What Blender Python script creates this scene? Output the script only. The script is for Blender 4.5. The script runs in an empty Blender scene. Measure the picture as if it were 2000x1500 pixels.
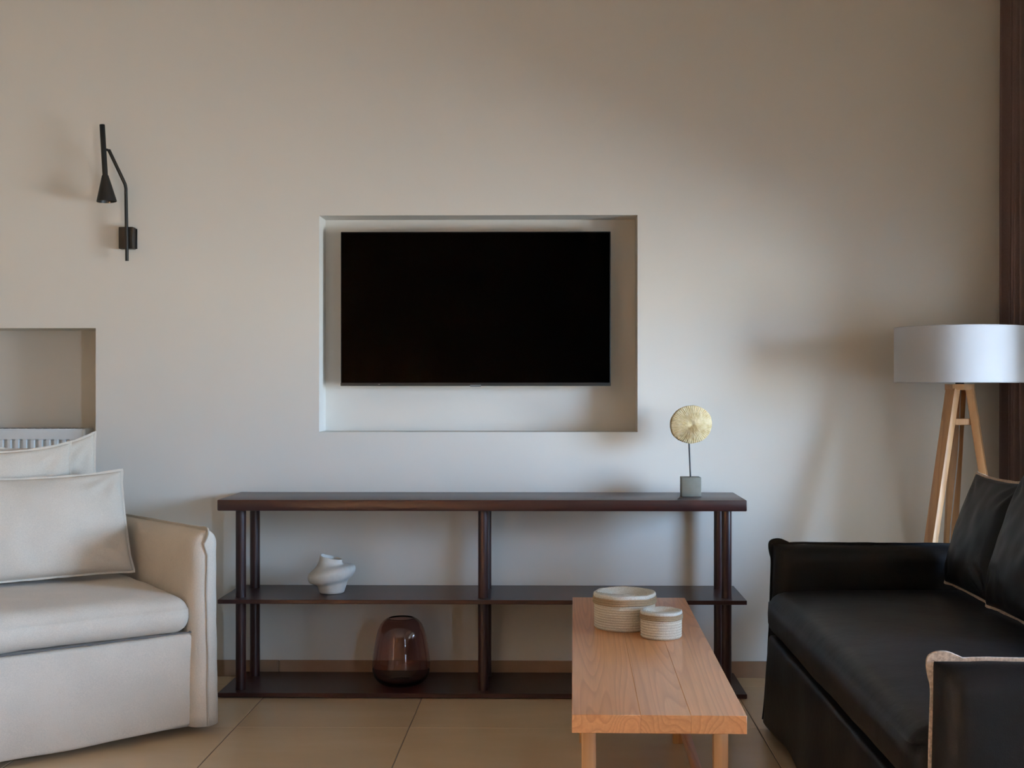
import bpy, bmesh, math, random
from mathutils import Vector, Matrix, noise

# ------------------------------------------------------------------ camera, world, light, exposure
scene = bpy.context.scene
COL = scene.collection
PI = math.pi

cam_data = bpy.data.cameras.new('camera')
cam_data.sensor_fit = 'HORIZONTAL'
cam_data.sensor_width = 36.0
cam_data.lens = 36.0 * 2400.0 / 2000.0
cam_data.shift_x = -55.0 / 2000.0
cam_data.shift_y = 5.0 / 2000.0
cam_data.clip_start = 0.05
cam = bpy.data.objects.new('camera', cam_data)
COL.objects.link(cam)
cam.location = (0.0, 0.0, 1.175)
cam.rotation_euler = (PI / 2, 0.0, 30.0 / 2400.0)
scene.camera = cam

world = bpy.data.worlds.new('daylight')
scene.world = world
world.use_nodes = True
wn = world.node_tree.nodes
wl = world.node_tree.links
wn.clear()
w_out = wn.new('ShaderNodeOutputWorld')
w_bg = wn.new('ShaderNodeBackground')
w_co = wn.new('ShaderNodeTexCoord')
w_sep = wn.new('ShaderNodeSeparateXYZ')
w_ramp = wn.new('ShaderNodeValToRGB')
w_map = wn.new('ShaderNodeMapRange')
w_map.inputs['From Min'].default_value = -1.0
w_map.inputs['From Max'].default_value = 1.0
wl.new(w_co.outputs['Generated'], w_sep.inputs[0])
wl.new(w_sep.outputs['Z'], w_map.inputs['Value'])
wl.new(w_map.outputs[0], w_ramp.inputs[0])
cr = w_ramp.color_ramp
SKY = [(0.00, (0.33, 0.36, 0.37)),     # ground under the horizon
       (0.495, (0.53, 0.63, 0.71)),
       (0.515, (0.44, 0.695, 1.03)),     # horizon
       (0.70, (0.34, 0.585, 1.03)),
       (1.00, (0.24, 0.46, 0.90))]
cr.elements[0].position, cr.elements[0].color = SKY[0][0], (*SKY[0][1], 1)
cr.elements[1].position, cr.elements[1].color = SKY[-1][0], (*SKY[-1][1], 1)
for p_, c_ in SKY[1:-1]:
    e_ = cr.elements.new(p_)
    e_.color = (*c_, 1)
wl.new(w_ramp.outputs[0], w_bg.inputs['Color'])
w_bg.inputs['Strength'].default_value = 62.0
wl.new(w_bg.outputs[0], w_out.inputs[0])

# room dimensions
XL, XR = -3.6, 1.95
YF, YB = -2.6, 4.975
ZC = 2.95
# openings: (y0, y1, z0, z1); FILL_SLOT is a slot added in the left-hand wall for warm fill,
# FILL_OPEN an opening added in the right-hand wall for sky fill, OPEN_FAR the door beside the black sofa (head set low to shade the upper wall)
OPEN_SUN = (-1.58, -1.34, 0.0, 2.1)
OPEN_NEAR = (-1.3, -0.70, 0.0, 2.1)
OPEN_FAR = (1.9, 4.21, 0.0, 1.56)
# added unseen baffle box outside the far opening; its outer opening narrows the daylight
LOG_X, LOG_Y0, LOG_Y1 = 5.0, 0.6, 4.9
LOG_OPEN = (1.00, 2.95, 0.02, 2.25)


def portal(y0, y1, z0, z1, x, flip=False):
    d = bpy.data.lights.new('window_portal', 'AREA')
    d.shape = 'RECTANGLE'
    d.size, d.size_y = z1 - z0, y1 - y0
    d.cycles.is_portal = True
    o = bpy.data.objects.new('window_portal', d)
    COL.objects.link(o)
    o.location = (x + (0.05 if flip else 0.12), (y0 + y1) / 2, (z0 + z1) / 2)
    o.rotation_euler = (0, -PI / 2 if flip else PI / 2, 0)


portal(*OPEN_SUN, x=XL - 0.2, flip=True)
portal(*OPEN_NEAR, x=XR)
portal(*LOG_OPEN, x=LOG_X)

# the sun is added for warm fill, bounced off the floor behind the viewer
sun_data = bpy.data.lights.new('sun', 'SUN')
sun_data.energy = 2700.0
sun_data.color = (1.0, 0.86, 0.70)
sun_data.angle = math.radians(0.6)
sun = bpy.data.objects.new('sun', sun_data)
COL.objects.link(sun)
sun.rotation_euler = Vector((-0.78, -0.05, 0.62)).to_track_quat('Z', 'Y').to_euler()

scene.view_settings.view_transform = 'Standard'
scene.view_settings.look = 'None'
scene.view_settings.gamma = 1.0
scene.view_settings.use_curve_mapping = False
scene.view_settings.exposure = 0.0

# ------------------------------------------------------------------ object helpers


def meta(o, label=None, cat=None, group=None, kind=None):
    if label:
        o['label'] = label
    if cat:
        o['category'] = cat
    if group:
        o['group'] = group
    if kind:
        o['kind'] = kind
    return o


def empty(name, loc=(0, 0, 0), rz=0.0, label=None, cat=None, group=None):
    o = bpy.data.objects.new(name, None)
    COL.objects.link(o)
    o.location = loc
    o.rotation_euler = (0, 0, rz)
    o.empty_display_size = 0.1
    return meta(o, label, cat, group)


def link_mesh(name, me, mat, parent=None, smooth=True, angle=40):
    o = bpy.data.objects.new(name, me)
    COL.objects.link(o)
    if parent is not None:
        o.parent = parent
    if mat is not None and not me.materials:
        me.materials.append(mat)
    if smooth:
        for p in me.polygons:
            p.use_smooth = True
        if angle < 180:
            me.set_sharp_from_angle(angle=math.radians(angle))
    return o


def bm_obj(name, bm, mat, parent=None, smooth=True, angle=40):
    bmesh.ops.recalc_face_normals(bm, faces=bm.faces[:])
    me = bpy.data.meshes.new(name)
    bm.to_mesh(me)
    bm.free()
    return link_mesh(name, me, mat, parent, smooth, angle)


def add_box(bm, x0, x1, y0, y1, z0, z1, bevel=0.0, seg=2, mtx=None):
    v = [bm.verts.new(p) for p in ((x0, y0, z0), (x1, y0, z0), (x1, y1, z0), (x0, y1, z0),
                                   (x0, y0, z1), (x1, y0, z1), (x1, y1, z1), (x0, y1, z1))]
    fs = [bm.faces.new([v[i] for i in q]) for q in ((3, 2, 1, 0), (4, 5, 6, 7), (0, 1, 5, 4),
                                                     (1, 2, 6, 5), (2, 3, 7, 6), (3, 0, 4, 7))]
    if bevel > 0:
        es = set()
        for f in fs:
            es.update(f.edges)
        r = bmesh.ops.bevel(bm, geom=list(es), offset=bevel, segments=seg, profile=0.5, affect='EDGES')
        v = list({q for f in r['faces'] for q in f.verts} | {q for q in v if q.is_valid})
    if mtx is not None:
        for q in {q for q in v if q.is_valid}:
            q.co = mtx @ q.co
    return v


def box_obj(name, mat, parent, x0, x1, y0, y1, z0, z1, bevel=0.003, seg=2):
    bm = bmesh.new()
    add_box(bm, x0, x1, y0, y1, z0, z1, bevel, seg)
    return bm_obj(name, bm, mat, parent)


def add_bar(bm, a, b, w, d, up=Vector((0, 1, 0)), w2=None, d2=None):
    """rectangular bar from a to b, section w (side) x d (along up), optional taper"""
    a, b = Vector(a), Vector(b)
    ax = (b - a).normalized()
    side = ax.cross(up).normalized()
    u = side.cross(ax).normalized()
    w2 = w if w2 is None else w2
    d2 = d if d2 is None else d2
    vs = []
    for p, ww, dd in ((a, w, d), (b, w2, d2)):
        for sx, sy in ((-1, -1), (1, -1), (1, 1), (-1, 1)):
            vs.append(bm.verts.new(p + side * (sx * ww / 2) + u * (sy * dd / 2)))
    fs = [bm.faces.new([vs[i] for i in q]) for q in ((3, 2, 1, 0), (4, 5, 6, 7), (0, 1, 5, 4),
                                                      (1, 2, 6, 5), (2, 3, 7, 6), (3, 0, 4, 7))]
    es = set()
    for f in fs:
        es.update(f.edges)
    bmesh.ops.bevel(bm, geom=list(es), offset=min(w, d, w2, d2) * 0.1, segments=2, profile=0.5, affect='EDGES')


def add_tube(bm, pts, r, seg=12, caps=True, flat=None):
    """tube along a polyline; r scalar or list; flat=(ra, rb) gives an oval with ra along side and rb along normal"""
    pts = [Vector(p) for p in pts]
    n = len(pts)
    rings = []
    prev = None
    for i, p in enumerate(pts):
        if i == 0:
            t = pts[1] - pts[0]
        elif i == n - 1:
            t = pts[-1] - pts[-2]
        else:
            t = (pts[i + 1] - pts[i]).normalized() + (pts[i] - pts[i - 1]).normalized()
        t.normalize()
        if prev is None:
            ref = Vector((0, 0, 1)) if abs(t.z) < 0.9 else Vector((1, 0, 0))
            nx = t.cross(ref).normalized()
        else:
            nx = (prev - t * prev.dot(t)).normalized()
        prev = nx
        ny = t.cross(nx)
        rr = r[i] if isinstance(r, (list, tuple)) else r
        ra, rb = flat if flat else (rr, rr)
        rings.append([bm.verts.new(p + nx * (ra * math.cos(2 * PI * k / seg)) + ny * (rb * math.sin(2 * PI * k / seg)))
                      for k in range(seg)])
    for a, b in zip(rings, rings[1:]):
        for k in range(seg):
            bm.faces.new((a[k], a[(k + 1) % seg], b[(k + 1) % seg], b[k]))
    if caps:
        bm.faces.new(rings[0][::-1])
        bm.faces.new(rings[-1])


def add_lathe(bm, prof, seg=48, c=(0, 0, 0), closed=False):
    """prof: list of (r, z); r = 0 closes to a pole"""
    rings = []
    for r, z in prof:
        if r <= 1e-6:
            rings.append([bm.verts.new((c[0], c[1], c[2] + z))])
        else:
            rings.append([bm.verts.new((c[0] + r * math.cos(2 * PI * k / seg), c[1] + r * math.sin(2 * PI * k / seg), c[2] + z))
                          for k in range(seg)])
    pairs = list(zip(rings, rings[1:]))
    if closed:
        pairs.append((rings[-1], rings[0]))
    for a, b in pairs:
        for k in range(seg):
            k2 = (k + 1) % seg
            if len(a) == 1 and len(b) == 1:
                continue
            if len(a) == 1:
                bm.faces.new((a[0], b[k2], b[k]))
            elif len(b) == 1:
                bm.faces.new((a[k], a[k2], b[0]))
            else:
                bm.faces.new((a[k], a[k2], b[k2], b[k]))


def smooth_path(pts, n=8):
    """Catmull-Rom through pts"""
    P = [Vector(p) for p in pts]
    P = [P[0] * 2 - P[1]] + P + [P[-1] * 2 - P[-2]]
    out = []
    for i in range(1, len(P) - 2):
        for k in range(n):
            t = k / n
            a, b, c, d = P[i - 1], P[i], P[i + 1], P[i + 2]
            out.append(0.5 * ((2 * b) + (c - a) * t + (2 * a - 5 * b + 4 * c - d) * t * t + (3 * b - a - 3 * c + d) * t ** 3))
    out.append(P[-2])
    return out


def samples(h, r, step):
    """sample positions across [-h, h] that resolve a rounding r at both ends"""
    e = [0.0, 0.12, 0.3, 0.5, 0.75, 1.0]
    a = [-h + r * (1 - math.cos(x * PI / 2)) for x in e]
    inner = max(1, int(round((2 * h - 2 * r) / step)))
    m = [-h + r + (2 * h - 2 * r) * i / inner for i in range(1, inner)]
    return a + m + [-x for x in reversed(a)]


def soft_box(x0, x1, y0, y1, z0, z1, r, step=0.04, deform=None):
    """rounded box with a dense grid; deform(p, n) -> new point"""
    hx, hy, hz = (x1 - x0) / 2, (y1 - y0) / 2, (z1 - z0) / 2
    c = Vector(((x0 + x1) / 2, (y0 + y1) / 2, (z0 + z1) / 2))
    r = min(r, hx, hy, hz)
    S = [samples(h, r, step) for h in (hx, hy, hz)]
    n = [len(s) for s in S]
    bm = bmesh.new()
    cache = {}

    def vert(i, j, k):
        key = (i, j, k)
        if key in cache:
            return cache[key]
        p = Vector((S[0][i], S[1][j], S[2][k]))
        inner = Vector((max(-(hx - r), min(hx - r, p.x)), max(-(hy - r), min(hy - r, p.y)), max(-(hz - r), min(hz - r, p.z))))
        d = p - inner
        if d.length > 1e-9:
            nrm = d.normalized()
            q = inner + nrm * r
        else:
            nrm = Vector((0, 0, 1))
            q = p
        q = q + c
        if deform:
            q = deform(q, nrm)
        v = bm.verts.new(q)
        cache[key] = v
        return v

    def quad(a, b, cc, d):
        try:
            bm.faces.new((a, b, cc, d))
        except ValueError:
            pass

    for i in range(n[0] - 1):
        for j in range(n[1] - 1):
            for k in (0, n[2] - 1):
                quad(vert(i, j, k), vert(i + 1, j, k), vert(i + 1, j + 1, k), vert(i, j + 1, k))
    for i in range(n[0] - 1):
        for k in range(n[2] - 1):
            for j in (0, n[1] - 1):
                quad(vert(i, j, k), vert(i + 1, j, k), vert(i + 1, j, k + 1), vert(i, j, k + 1))
    for j in range(n[1] - 1):
        for k in range(n[2] - 1):
            for i in (0, n[0] - 1):
                quad(vert(i, j, k), vert(i, j + 1, k), vert(i, j + 1, k + 1), vert(i, j, k + 1))
    bmesh.ops.remove_doubles(bm, verts=bm.verts[:], dist=1e-5)
    return bm


def nz(p, s, seed=0.0):
    return noise.noise(Vector((p[0] * s + seed, p[1] * s + seed * 1.7, p[2] * s - seed)))


# ------------------------------------------------------------------ materials


def mat(name):
    m = bpy.data.materials.new(name)
    m.use_nodes = True
    nt = m.node_tree
    b = nt.nodes['Principled BSDF']
    return m, nt, b


def node(nt, t, **kw):
    n = nt.nodes.new(t)
    for k, v in kw.items():
        if k in n.inputs:
            n.inputs[k].default_value = v
        else:
            setattr(n, k, v)
    return n


def ramp(nt, stops):
    n = nt.nodes.new('ShaderNodeValToRGB')
    e = n.color_ramp.elements
    e[0].position, e[0].color = stops[0][0], (*stops[0][1], 1)
    e[1].position, e[1].color = stops[-1][0], (*stops[-1][1], 1)
    for p, c in stops[1:-1]:
        q = e.new(p)
        q.color = (*c, 1)
    return n


def coords(nt, scale=(1, 1, 1), kind='Object'):
    tc = nt.nodes.new('ShaderNodeTexCoord')
    mp = nt.nodes.new('ShaderNodeMapping')
    mp.inputs['Scale'].default_value = scale
    nt.links.new(tc.outputs[kind], mp.inputs['Vector'])
    return mp


def bump(nt, b, height, strength, dist):
    n = node(nt, 'ShaderNodeBump', Strength=strength, Distance=dist)
    nt.links.new(height, n.inputs['Height'])
    nt.links.new(n.outputs[0], b.inputs['Normal'])
    return n


def plain(name, col, rough=0.5, spec=0.5, metal=0.0, var=0.0, scale=20.0):
    m, nt, b = mat(name)
    b.inputs['Roughness'].default_value = rough
    b.inputs['Metallic'].default_value = metal
    b.inputs['Specular IOR Level'].default_value = spec
    mp = coords(nt)
    ns = node(nt, 'ShaderNodeTexNoise', Scale=scale, Detail=4.0)
    nt.links.new(mp.outputs[0], ns.inputs['Vector'])
    v = max(var, 0.02)
    rp = ramp(nt, [(0.3, tuple(c * (1 - v) for c in col)), (0.7, tuple(min(1, c * (1 + v)) for c in col))])
    nt.links.new(ns.outputs['Fac'], rp.inputs[0])
    nt.links.new(rp.outputs[0], b.inputs['Base Color'])
    return m


def paint(name, col):
    m, nt, b = mat(name)
    b.inputs['Roughness'].default_value = 0.75
    b.inputs['Specular IOR Level'].default_value = 0.25
    mp = coords(nt)
    ns = node(nt, 'ShaderNodeTexNoise', Scale=1.3, Detail=3.0)
    nt.links.new(mp.outputs[0], ns.inputs['Vector'])
    rp = ramp(nt, [(0.3, tuple(c * 0.985 for c in col)), (0.7, tuple(c * 1.015 for c in col))])
    nt.links.new(ns.outputs['Fac'], rp.inputs[0])
    nt.links.new(rp.outputs[0], b.inputs['Base Color'])
    n2 = node(nt, 'ShaderNodeTexNoise', Scale=90.0, Detail=3.0)
    nt.links.new(mp.outputs[0], n2.inputs['Vector'])
    bump(nt, b, n2.outputs['Fac'], 0.06, 0.002)
    return m


def wood(name, light, dark, pore, grain=(6.0, 0.55, 6.0), rings=15.0, rough=0.35, line=0.5, coat=0.0, fine=(160, 5, 160), vary=0.0, spec=0.5):
    """board along local Y: contour lines of a stretched noise give the cathedral figure"""
    m, nt, b = mat(name)
    b.inputs['Roughness'].default_value = rough
    b.inputs['Specular IOR Level'].default_value = spec
    b.inputs['Coat Weight'].default_value = coat
    b.inputs['Coat Roughness'].default_value = 0.22
    L = nt.links
    tc = nt.nodes.new('ShaderNodeTexCoord')
    oi = nt.nodes.new('ShaderNodeObjectInfo')
    off = node(nt, 'ShaderNodeVectorMath', operation='MULTIPLY_ADD')
    off.inputs[1].default_value = (1, 1, 1)
    comb = nt.nodes.new('ShaderNodeCombineXYZ')
    mul = node(nt, 'ShaderNodeMath', operation='MULTIPLY')
    mul.inputs[1].default_value = 13.0
    L.new(oi.outputs['Random'], mul.inputs[0])
    for i in range(3):
        L.new(mul.outputs[0], comb.inputs[i])
    L.new(tc.outputs['Object'], off.inputs[0])
    L.new(comb.outputs[0], off.inputs[2])
    mp = nt.nodes.new('ShaderNodeMapping')
    mp.inputs['Scale'].default_value = grain
    L.new(off.outputs[0], mp.inputs['Vector'])
    n1 = node(nt, 'ShaderNodeTexNoise', Scale=1.0, Detail=1.5, Roughness=0.35)
    L.new(mp.outputs[0], n1.inputs['Vector'])
    k = node(nt, 'ShaderNodeMath', operation='MULTIPLY')
    k.inputs[1].default_value = rings
    L.new(n1.outputs['Fac'], k.inputs[0])
    fr = node(nt, 'ShaderNodeMath', operation='FRACT')
    L.new(k.outputs[0], fr.inputs[0])
    rp = ramp(nt, [(0.0, light), (0.55, tuple((a * 2 + c) / 3 for a, c in zip(light, dark))), (0.86, dark), (1.0, light)])
    L.new(fr.outputs[0], rp.inputs[0])
    mp2 = nt.nodes.new('ShaderNodeMapping')
    mp2.inputs['Scale'].default_value = fine
    L.new(off.outputs[0], mp2.inputs['Vector'])
    n2 = node(nt, 'ShaderNodeTexNoise', Scale=1.0, Detail=3.0)
    L.new(mp2.outputs[0], n2.inputs['Vector'])
    rp2 = ramp(nt, [(0.38, (1, 1, 1)), (0.62, (0, 0, 0))])
    L.new(n2.outputs['Fac'], rp2.inputs[0])
    mx = node(nt, 'ShaderNodeMix', data_type='RGBA')
    lm = node(nt, 'ShaderNodeMath', operation='MULTIPLY')
    lm.inputs[1].default_value = line
    L.new(rp2.outputs[0], lm.inputs[0])
    L.new(lm.outputs[0], mx.inputs[0])
    L.new(rp.outputs[0], mx.inputs[6])
    mx.inputs[7].default_value = (*pore, 1)
    hs = nt.nodes.new('ShaderNodeHueSaturation')      # board to board tone
    mr = node(nt, 'ShaderNodeMapRange')
    mr.inputs['To Min'].default_value = 1.0 - vary
    mr.inputs['To Max'].default_value = 1.0 + vary
    L.new(oi.outputs['Random'], mr.inputs['Value'])
    L.new(mr.outputs[0], hs.inputs['Value'])
    L.new(mx.outputs[2], hs.inputs['Color'])
    L.new(hs.outputs[0], b.inputs['Base Color'])
    bump(nt, b, n2.outputs['Fac'], 0.08, 0.001)
    return m


def fabric(name, col, weave=900.0, rough=0.9, sheen=0.3, sheen_tint=(1, 1, 1), var=0.08, spec=0.2, bstr=0.25):
    m, nt, b = mat(name)
    L = nt.links
    b.inputs['Roughness'].default_value = rough
    b.inputs['Specular IOR Level'].default_value = spec
    b.inputs['Sheen Weight'].default_value = sheen
    b.inputs['Sheen Roughness'].default_value = 0.45
    b.inputs['Sheen Tint'].default_value = (*sheen_tint, 1)
    mp = coords(nt)
    n1 = node(nt, 'ShaderNodeTexNoise', Scale=5.0, Detail=4.0)
    n2 = node(nt, 'ShaderNodeTexNoise', Scale=weave * 0.35, Detail=2.0)
    for n in (n1, n2):
        L.new(mp.outputs[0], n.inputs['Vector'])
    mx = node(nt, 'ShaderNodeMath', operation='ADD')
    L.new(n1.outputs['Fac'], mx.inputs[0])
    L.new(n2.outputs['Fac'], mx.inputs[1])
    rp = ramp(nt, [(0.7, tuple(c * (1 - var) for c in col)), (1.0, tuple(c * (1 + var) for c in col))])
    mr = node(nt, 'ShaderNodeMath', operation='MULTIPLY')
    mr.inputs[1].default_value = 0.85
    L.new(mx.outputs[0], mr.inputs[0])
    L.new(mr.outputs[0], rp.inputs[0])
    L.new(rp.outputs[0], b.inputs['Base Color'])
    wv = node(nt, 'ShaderNodeTexNoise', Scale=weave * 0.5, Detail=1.0)
    L.new(mp.outputs[0], wv.inputs['Vector'])
    n3 = node(nt, 'ShaderNodeTexNoise', Scale=22.0, Detail=5.0)
    L.new(mp.outputs[0], n3.inputs['Vector'])
    s = node(nt, 'ShaderNodeMath', operation='MULTIPLY_ADD')
    s.inputs[1].default_value = 0.25
    L.new(wv.outputs['Fac'], s.inputs[0])
    L.new(n3.outputs['Fac'], s.inputs[2])
    bump(nt, b, s.outputs[0], bstr, 0.004)
    return m


M = {}
M['wall'] = paint('wall_paint', (0.755, 0.700, 0.625))
M['wall_tan'] = paint('tan_paint', (0.62, 0.47, 0.32))  # tone given to the unseen left wall to warm and cut its bounce
M['wall_oak'] = paint('oak_panelling', (0.46, 0.30, 0.17))  # plain brown on the unseen wall behind the viewer, added for warm bounce
M['ceiling'] = paint('ceiling_paint', (0.80, 0.78, 0.75))
M['wenge'] = wood('wenge_wood', (0.046, 0.0132, 0.0112), (0.037, 0.0108, 0.0092), (0.024, 0.008, 0.007),
                  grain=(0.5, 7.0, 7.0), rings=10, rough=0.33, line=0.45, fine=(4, 150, 150))
M['wenge_post'] = wood('wenge_post_wood', (0.042, 0.0125, 0.0108), (0.033, 0.0100, 0.0088), (0.024, 0.008, 0.007),
                       grain=(7.0, 7.0, 0.5), rings=8, rough=0.36, line=0.4, fine=(150, 150, 4))
M['oak'] = wood('oiled_beech_top', (0.74, 0.325, 0.125), (0.60, 0.235, 0.083), (0.52, 0.20, 0.068),
                grain=(8.5, 0.34, 6.0), rings=30, rough=0.30, line=0.28, coat=0.25, vary=0.13, fine=(170, 6, 170))
M['oak_leg'] = wood('beech_leg', (0.74, 0.385, 0.150), (0.60, 0.28, 0.10), (0.52, 0.24, 0.09),
                    grain=(9, 9, 0.6), rings=8, rough=0.4, line=0.25, fine=(170, 170, 6))
M['lamp_wood'] = wood('lamp_oak', (0.62, 0.350, 0.165), (0.48, 0.25, 0.11), (0.42, 0.21, 0.085),
                      grain=(9, 9, 0.6), rings=8, rough=0.45, line=0.25, fine=(170, 170, 6))
M['linen'] = fabric('beige_linen', (0.67, 0.56, 0.445), var=0.06, sheen=0.15, sheen_tint=(1, 0.97, 0.93), bstr=0.55)
M['linen_seam'] = fabric('beige_seam', (0.52, 0.43, 0.34), var=0.06, sheen=0.1)
M['piping_dark'] = fabric('grey_piping', (0.16, 0.14, 0.13), var=0.05, sheen=0.1)
M['black'] = fabric('black_cotton', (0.0048, 0.0042, 0.0042), var=0.1, sheen=0.012, sheen_tint=(0.8, 0.8, 1.0), rough=0.45, spec=0.21, bstr=0.3)
M['raw_trim'] = fabric('raw_beige_trim', (0.50, 0.36, 0.26), weave=500, var=0.25, sheen=0.2)
M['curtain'] = fabric('brown_curtain', (0.165, 0.118, 0.112), var=0.08, sheen=0.1)
M['black_metal'] = plain('black_metal', (0.010, 0.010, 0.010), rough=0.42, spec=0.4)
M['white_metal'] = plain('white_enamel', (0.78, 0.77, 0.74), rough=0.35)
M['screen'] = plain('screen_off', (0.0002, 0.0002, 0.0002), rough=0.12, spec=0.012)
M['tv_plastic'] = plain('tv_plastic', (0.012, 0.012, 0.012), rough=0.45, spec=0.3)
M['tv_strip'] = plain('tv_strip', (0.024, 0.0235, 0.023), rough=0.5, spec=0.25)
M['tv_logo'] = plain('tv_logo', (0.16, 0.16, 0.16), rough=0.35)
M['ceramic'] = plain('matt_ceramic', (0.70, 0.665, 0.60), rough=0.7, spec=0.3, var=0.05, scale=60)
M['stone_base'] = plain('grey_stone', (0.225, 0.215, 0.175), rough=0.6, spec=0.3, var=0.08, scale=40)
M['rod'] = plain('dark_rod', (0.012, 0.013, 0.016), rough=0.4)
M['bulb'] = plain('opal_bulb', (0.8, 0.79, 0.76), rough=0.3)
M['cord'] = plain('grey_cord', (0.45, 0.40, 0.35), rough=0.6)
M['grout'] = plain('grout', (0.22, 0.175, 0.135), rough=0.9, spec=0.1)


def tile_material():
    m, nt, b = mat('beige_porcelain')
    L = nt.links
    b.inputs['Roughness'].default_value = 0.24
    b.inputs['Specular IOR Level'].default_value = 0.6
    oi = nt.nodes.new('ShaderNodeObjectInfo')
    tc = nt.nodes.new('ShaderNodeTexCoord')
    add = node(nt, 'ShaderNodeVectorMath', operation='ADD')
    cb = nt.nodes.new('ShaderNodeCombineXYZ')
    mu = node(nt, 'ShaderNodeMath', operation='MULTIPLY')
    mu.inputs[1].default_value = 31.0
    L.new(oi.outputs['Random'], mu.inputs[0])
    for i in range(3):
        L.new(mu.outputs[0], cb.inputs[i])
    L.new(tc.outputs['Object'], add.inputs[0])
    L.new(cb.outputs[0], add.inputs[1])
    mp = nt.nodes.new('ShaderNodeMapping')
    mp.inputs['Scale'].default_value = (1.6, 5.0, 3.0)
    L.new(add.outputs[0], mp.inputs['Vector'])
    n1 = node(nt, 'ShaderNodeTexNoise', Scale=1.0, Detail=6.0, Roughness=0.6)
    L.new(mp.outputs[0], n1.inputs['Vector'])
    rp = ramp(nt, [(0.3, (0.73, 0.52, 0.32)), (0.55, (0.78, 0.56, 0.35)), (0.75, (0.82, 0.60, 0.385))])
    L.new(n1.outputs['Fac'], rp.inputs[0])
    hs = nt.nodes.new('ShaderNodeHueSaturation')
    mr = node(nt, 'ShaderNodeMapRange')
    mr.inputs['To Min'].default_value = 0.94
    mr.inputs['To Max'].default_value = 1.06
    L.new(oi.outputs['Random'], mr.inputs['Value'])
    L.new(mr.outputs[0], hs.inputs['Value'])
    L.new(rp.outputs[0], hs.inputs['Color'])
    L.new(hs.outputs[0], b.inputs['Base Color'])
    n2 = node(nt, 'ShaderNodeTexNoise', Scale=7.0, Detail=2.0)
    L.new(tc.outputs['Object'], n2.inputs['Vector'])
    bump(nt, b, n2.outputs['Fac'], 0.05, 0.004)
    return m


M['tile'] = tile_material()
M['skirting'] = plain('skirting_tile', (0.36, 0.22, 0.135), rough=0.35, spec=0.4, var=0.10, scale=9)


def shade_material():
    m, nt, b = mat('white_shade')
    b.inputs['Base Color'].default_value = (0.66, 0.645, 0.65, 1)
    b.inputs['Roughness'].default_value = 0.8
    b.inputs['Specular IOR Level'].default_value = 0.15
    tr = nt.nodes.new('ShaderNodeBsdfTranslucent')
    tr.inputs['Color'].default_value = (0.80, 0.76, 0.72, 1)
    mx = nt.nodes.new('ShaderNodeMixShader')
    mx.inputs[0].default_value = 0.25
    out = nt.nodes['Material Output']
    nt.links.new(b.outputs[0], mx.inputs[1])
    nt.links.new(tr.outputs[0], mx.inputs[2])
    nt.links.new(mx.outputs[0], out.inputs['Surface'])
    mp = coords(nt, (1, 1, 1))
    n = node(nt, 'ShaderNodeTexNoise', Scale=300.0, Detail=2.0)
    nt.links.new(mp.outputs[0], n.inputs['Vector'])
    bump(nt, b, n.outputs['Fac'], 0.1, 0.001)
    return m


M['shade'] = shade_material()


def glass_material():
    m, nt, b = mat('plum_glass')
    b.inputs['Base Color'].default_value = (0.74, 0.54, 0.52, 1)
    b.inputs['Roughness'].default_value = 0.02
    b.inputs['Transmission Weight'].default_value = 1.0
    b.inputs['IOR'].default_value = 1.46
    return m


M['glass'] = glass_material()


def rope_material(name, col, dark):
    m, nt, b = mat(name)
    L = nt.links
    b.inputs['Roughness'].default_value = 0.9
    b.inputs['Specular IOR Level'].default_value = 0.15
    mp = coords(nt)
    n1 = node(nt, 'ShaderNodeTexNoise', Scale=420.0, Detail=2.0)
    L.new(mp.outputs[0], n1.inputs['Vector'])
    rp = ramp(nt, [(0.30, dark), (0.58, col)])
    L.new(n1.outputs['Fac'], rp.inputs[0])
    L.new(rp.outputs[0], b.inputs['Base Color'])
    bump(nt, b, n1.outputs['Fac'], 0.6, 0.002)
    return m


M['rope_white'] = rope_material('white_cotton_rope', (0.74, 0.66, 0.53), (0.58, 0.47, 0.34))
M['rope_top'] = rope_material('bleached_rope', (0.80, 0.76, 0.68), (0.62, 0.54, 0.43))
M['rope_tan'] = rope_material('jute_rope', (0.47, 0.33, 0.20), (0.32, 0.21, 0.12))


def coral_material():
    m, nt, b = mat('dried_coral')
    L = nt.links
    b.inputs['Roughness'].default_value = 0.85
    b.inputs['Specular IOR Level'].default_value = 0.15
    tc = nt.nodes.new('ShaderNodeTexCoord')
    n1 = node(nt, 'ShaderNodeTexNoise', Scale=45.0, Detail=5.0)
    L.new(tc.outputs['Object'], n1.inputs['Vector'])
    rp = ramp(nt, [(0.3, (0.52, 0.36, 0.17)), (0.5, (0.63, 0.475, 0.26)), (0.7, (0.72, 0.58, 0.36))])
    L.new(n1.outputs['Fac'], rp.inputs[0])
    L.new(rp.outputs[0], b.inputs['Base Color'])
    bump(nt, b, n1.outputs['Fac'], 0.5, 0.002)
    return m


M['coral'] = coral_material()

# ------------------------------------------------------------------ the room


def rect(bm, a, b, c, d):
    bm.faces.new([bm.verts.new(p) for p in (a, b, c, d)])


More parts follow.
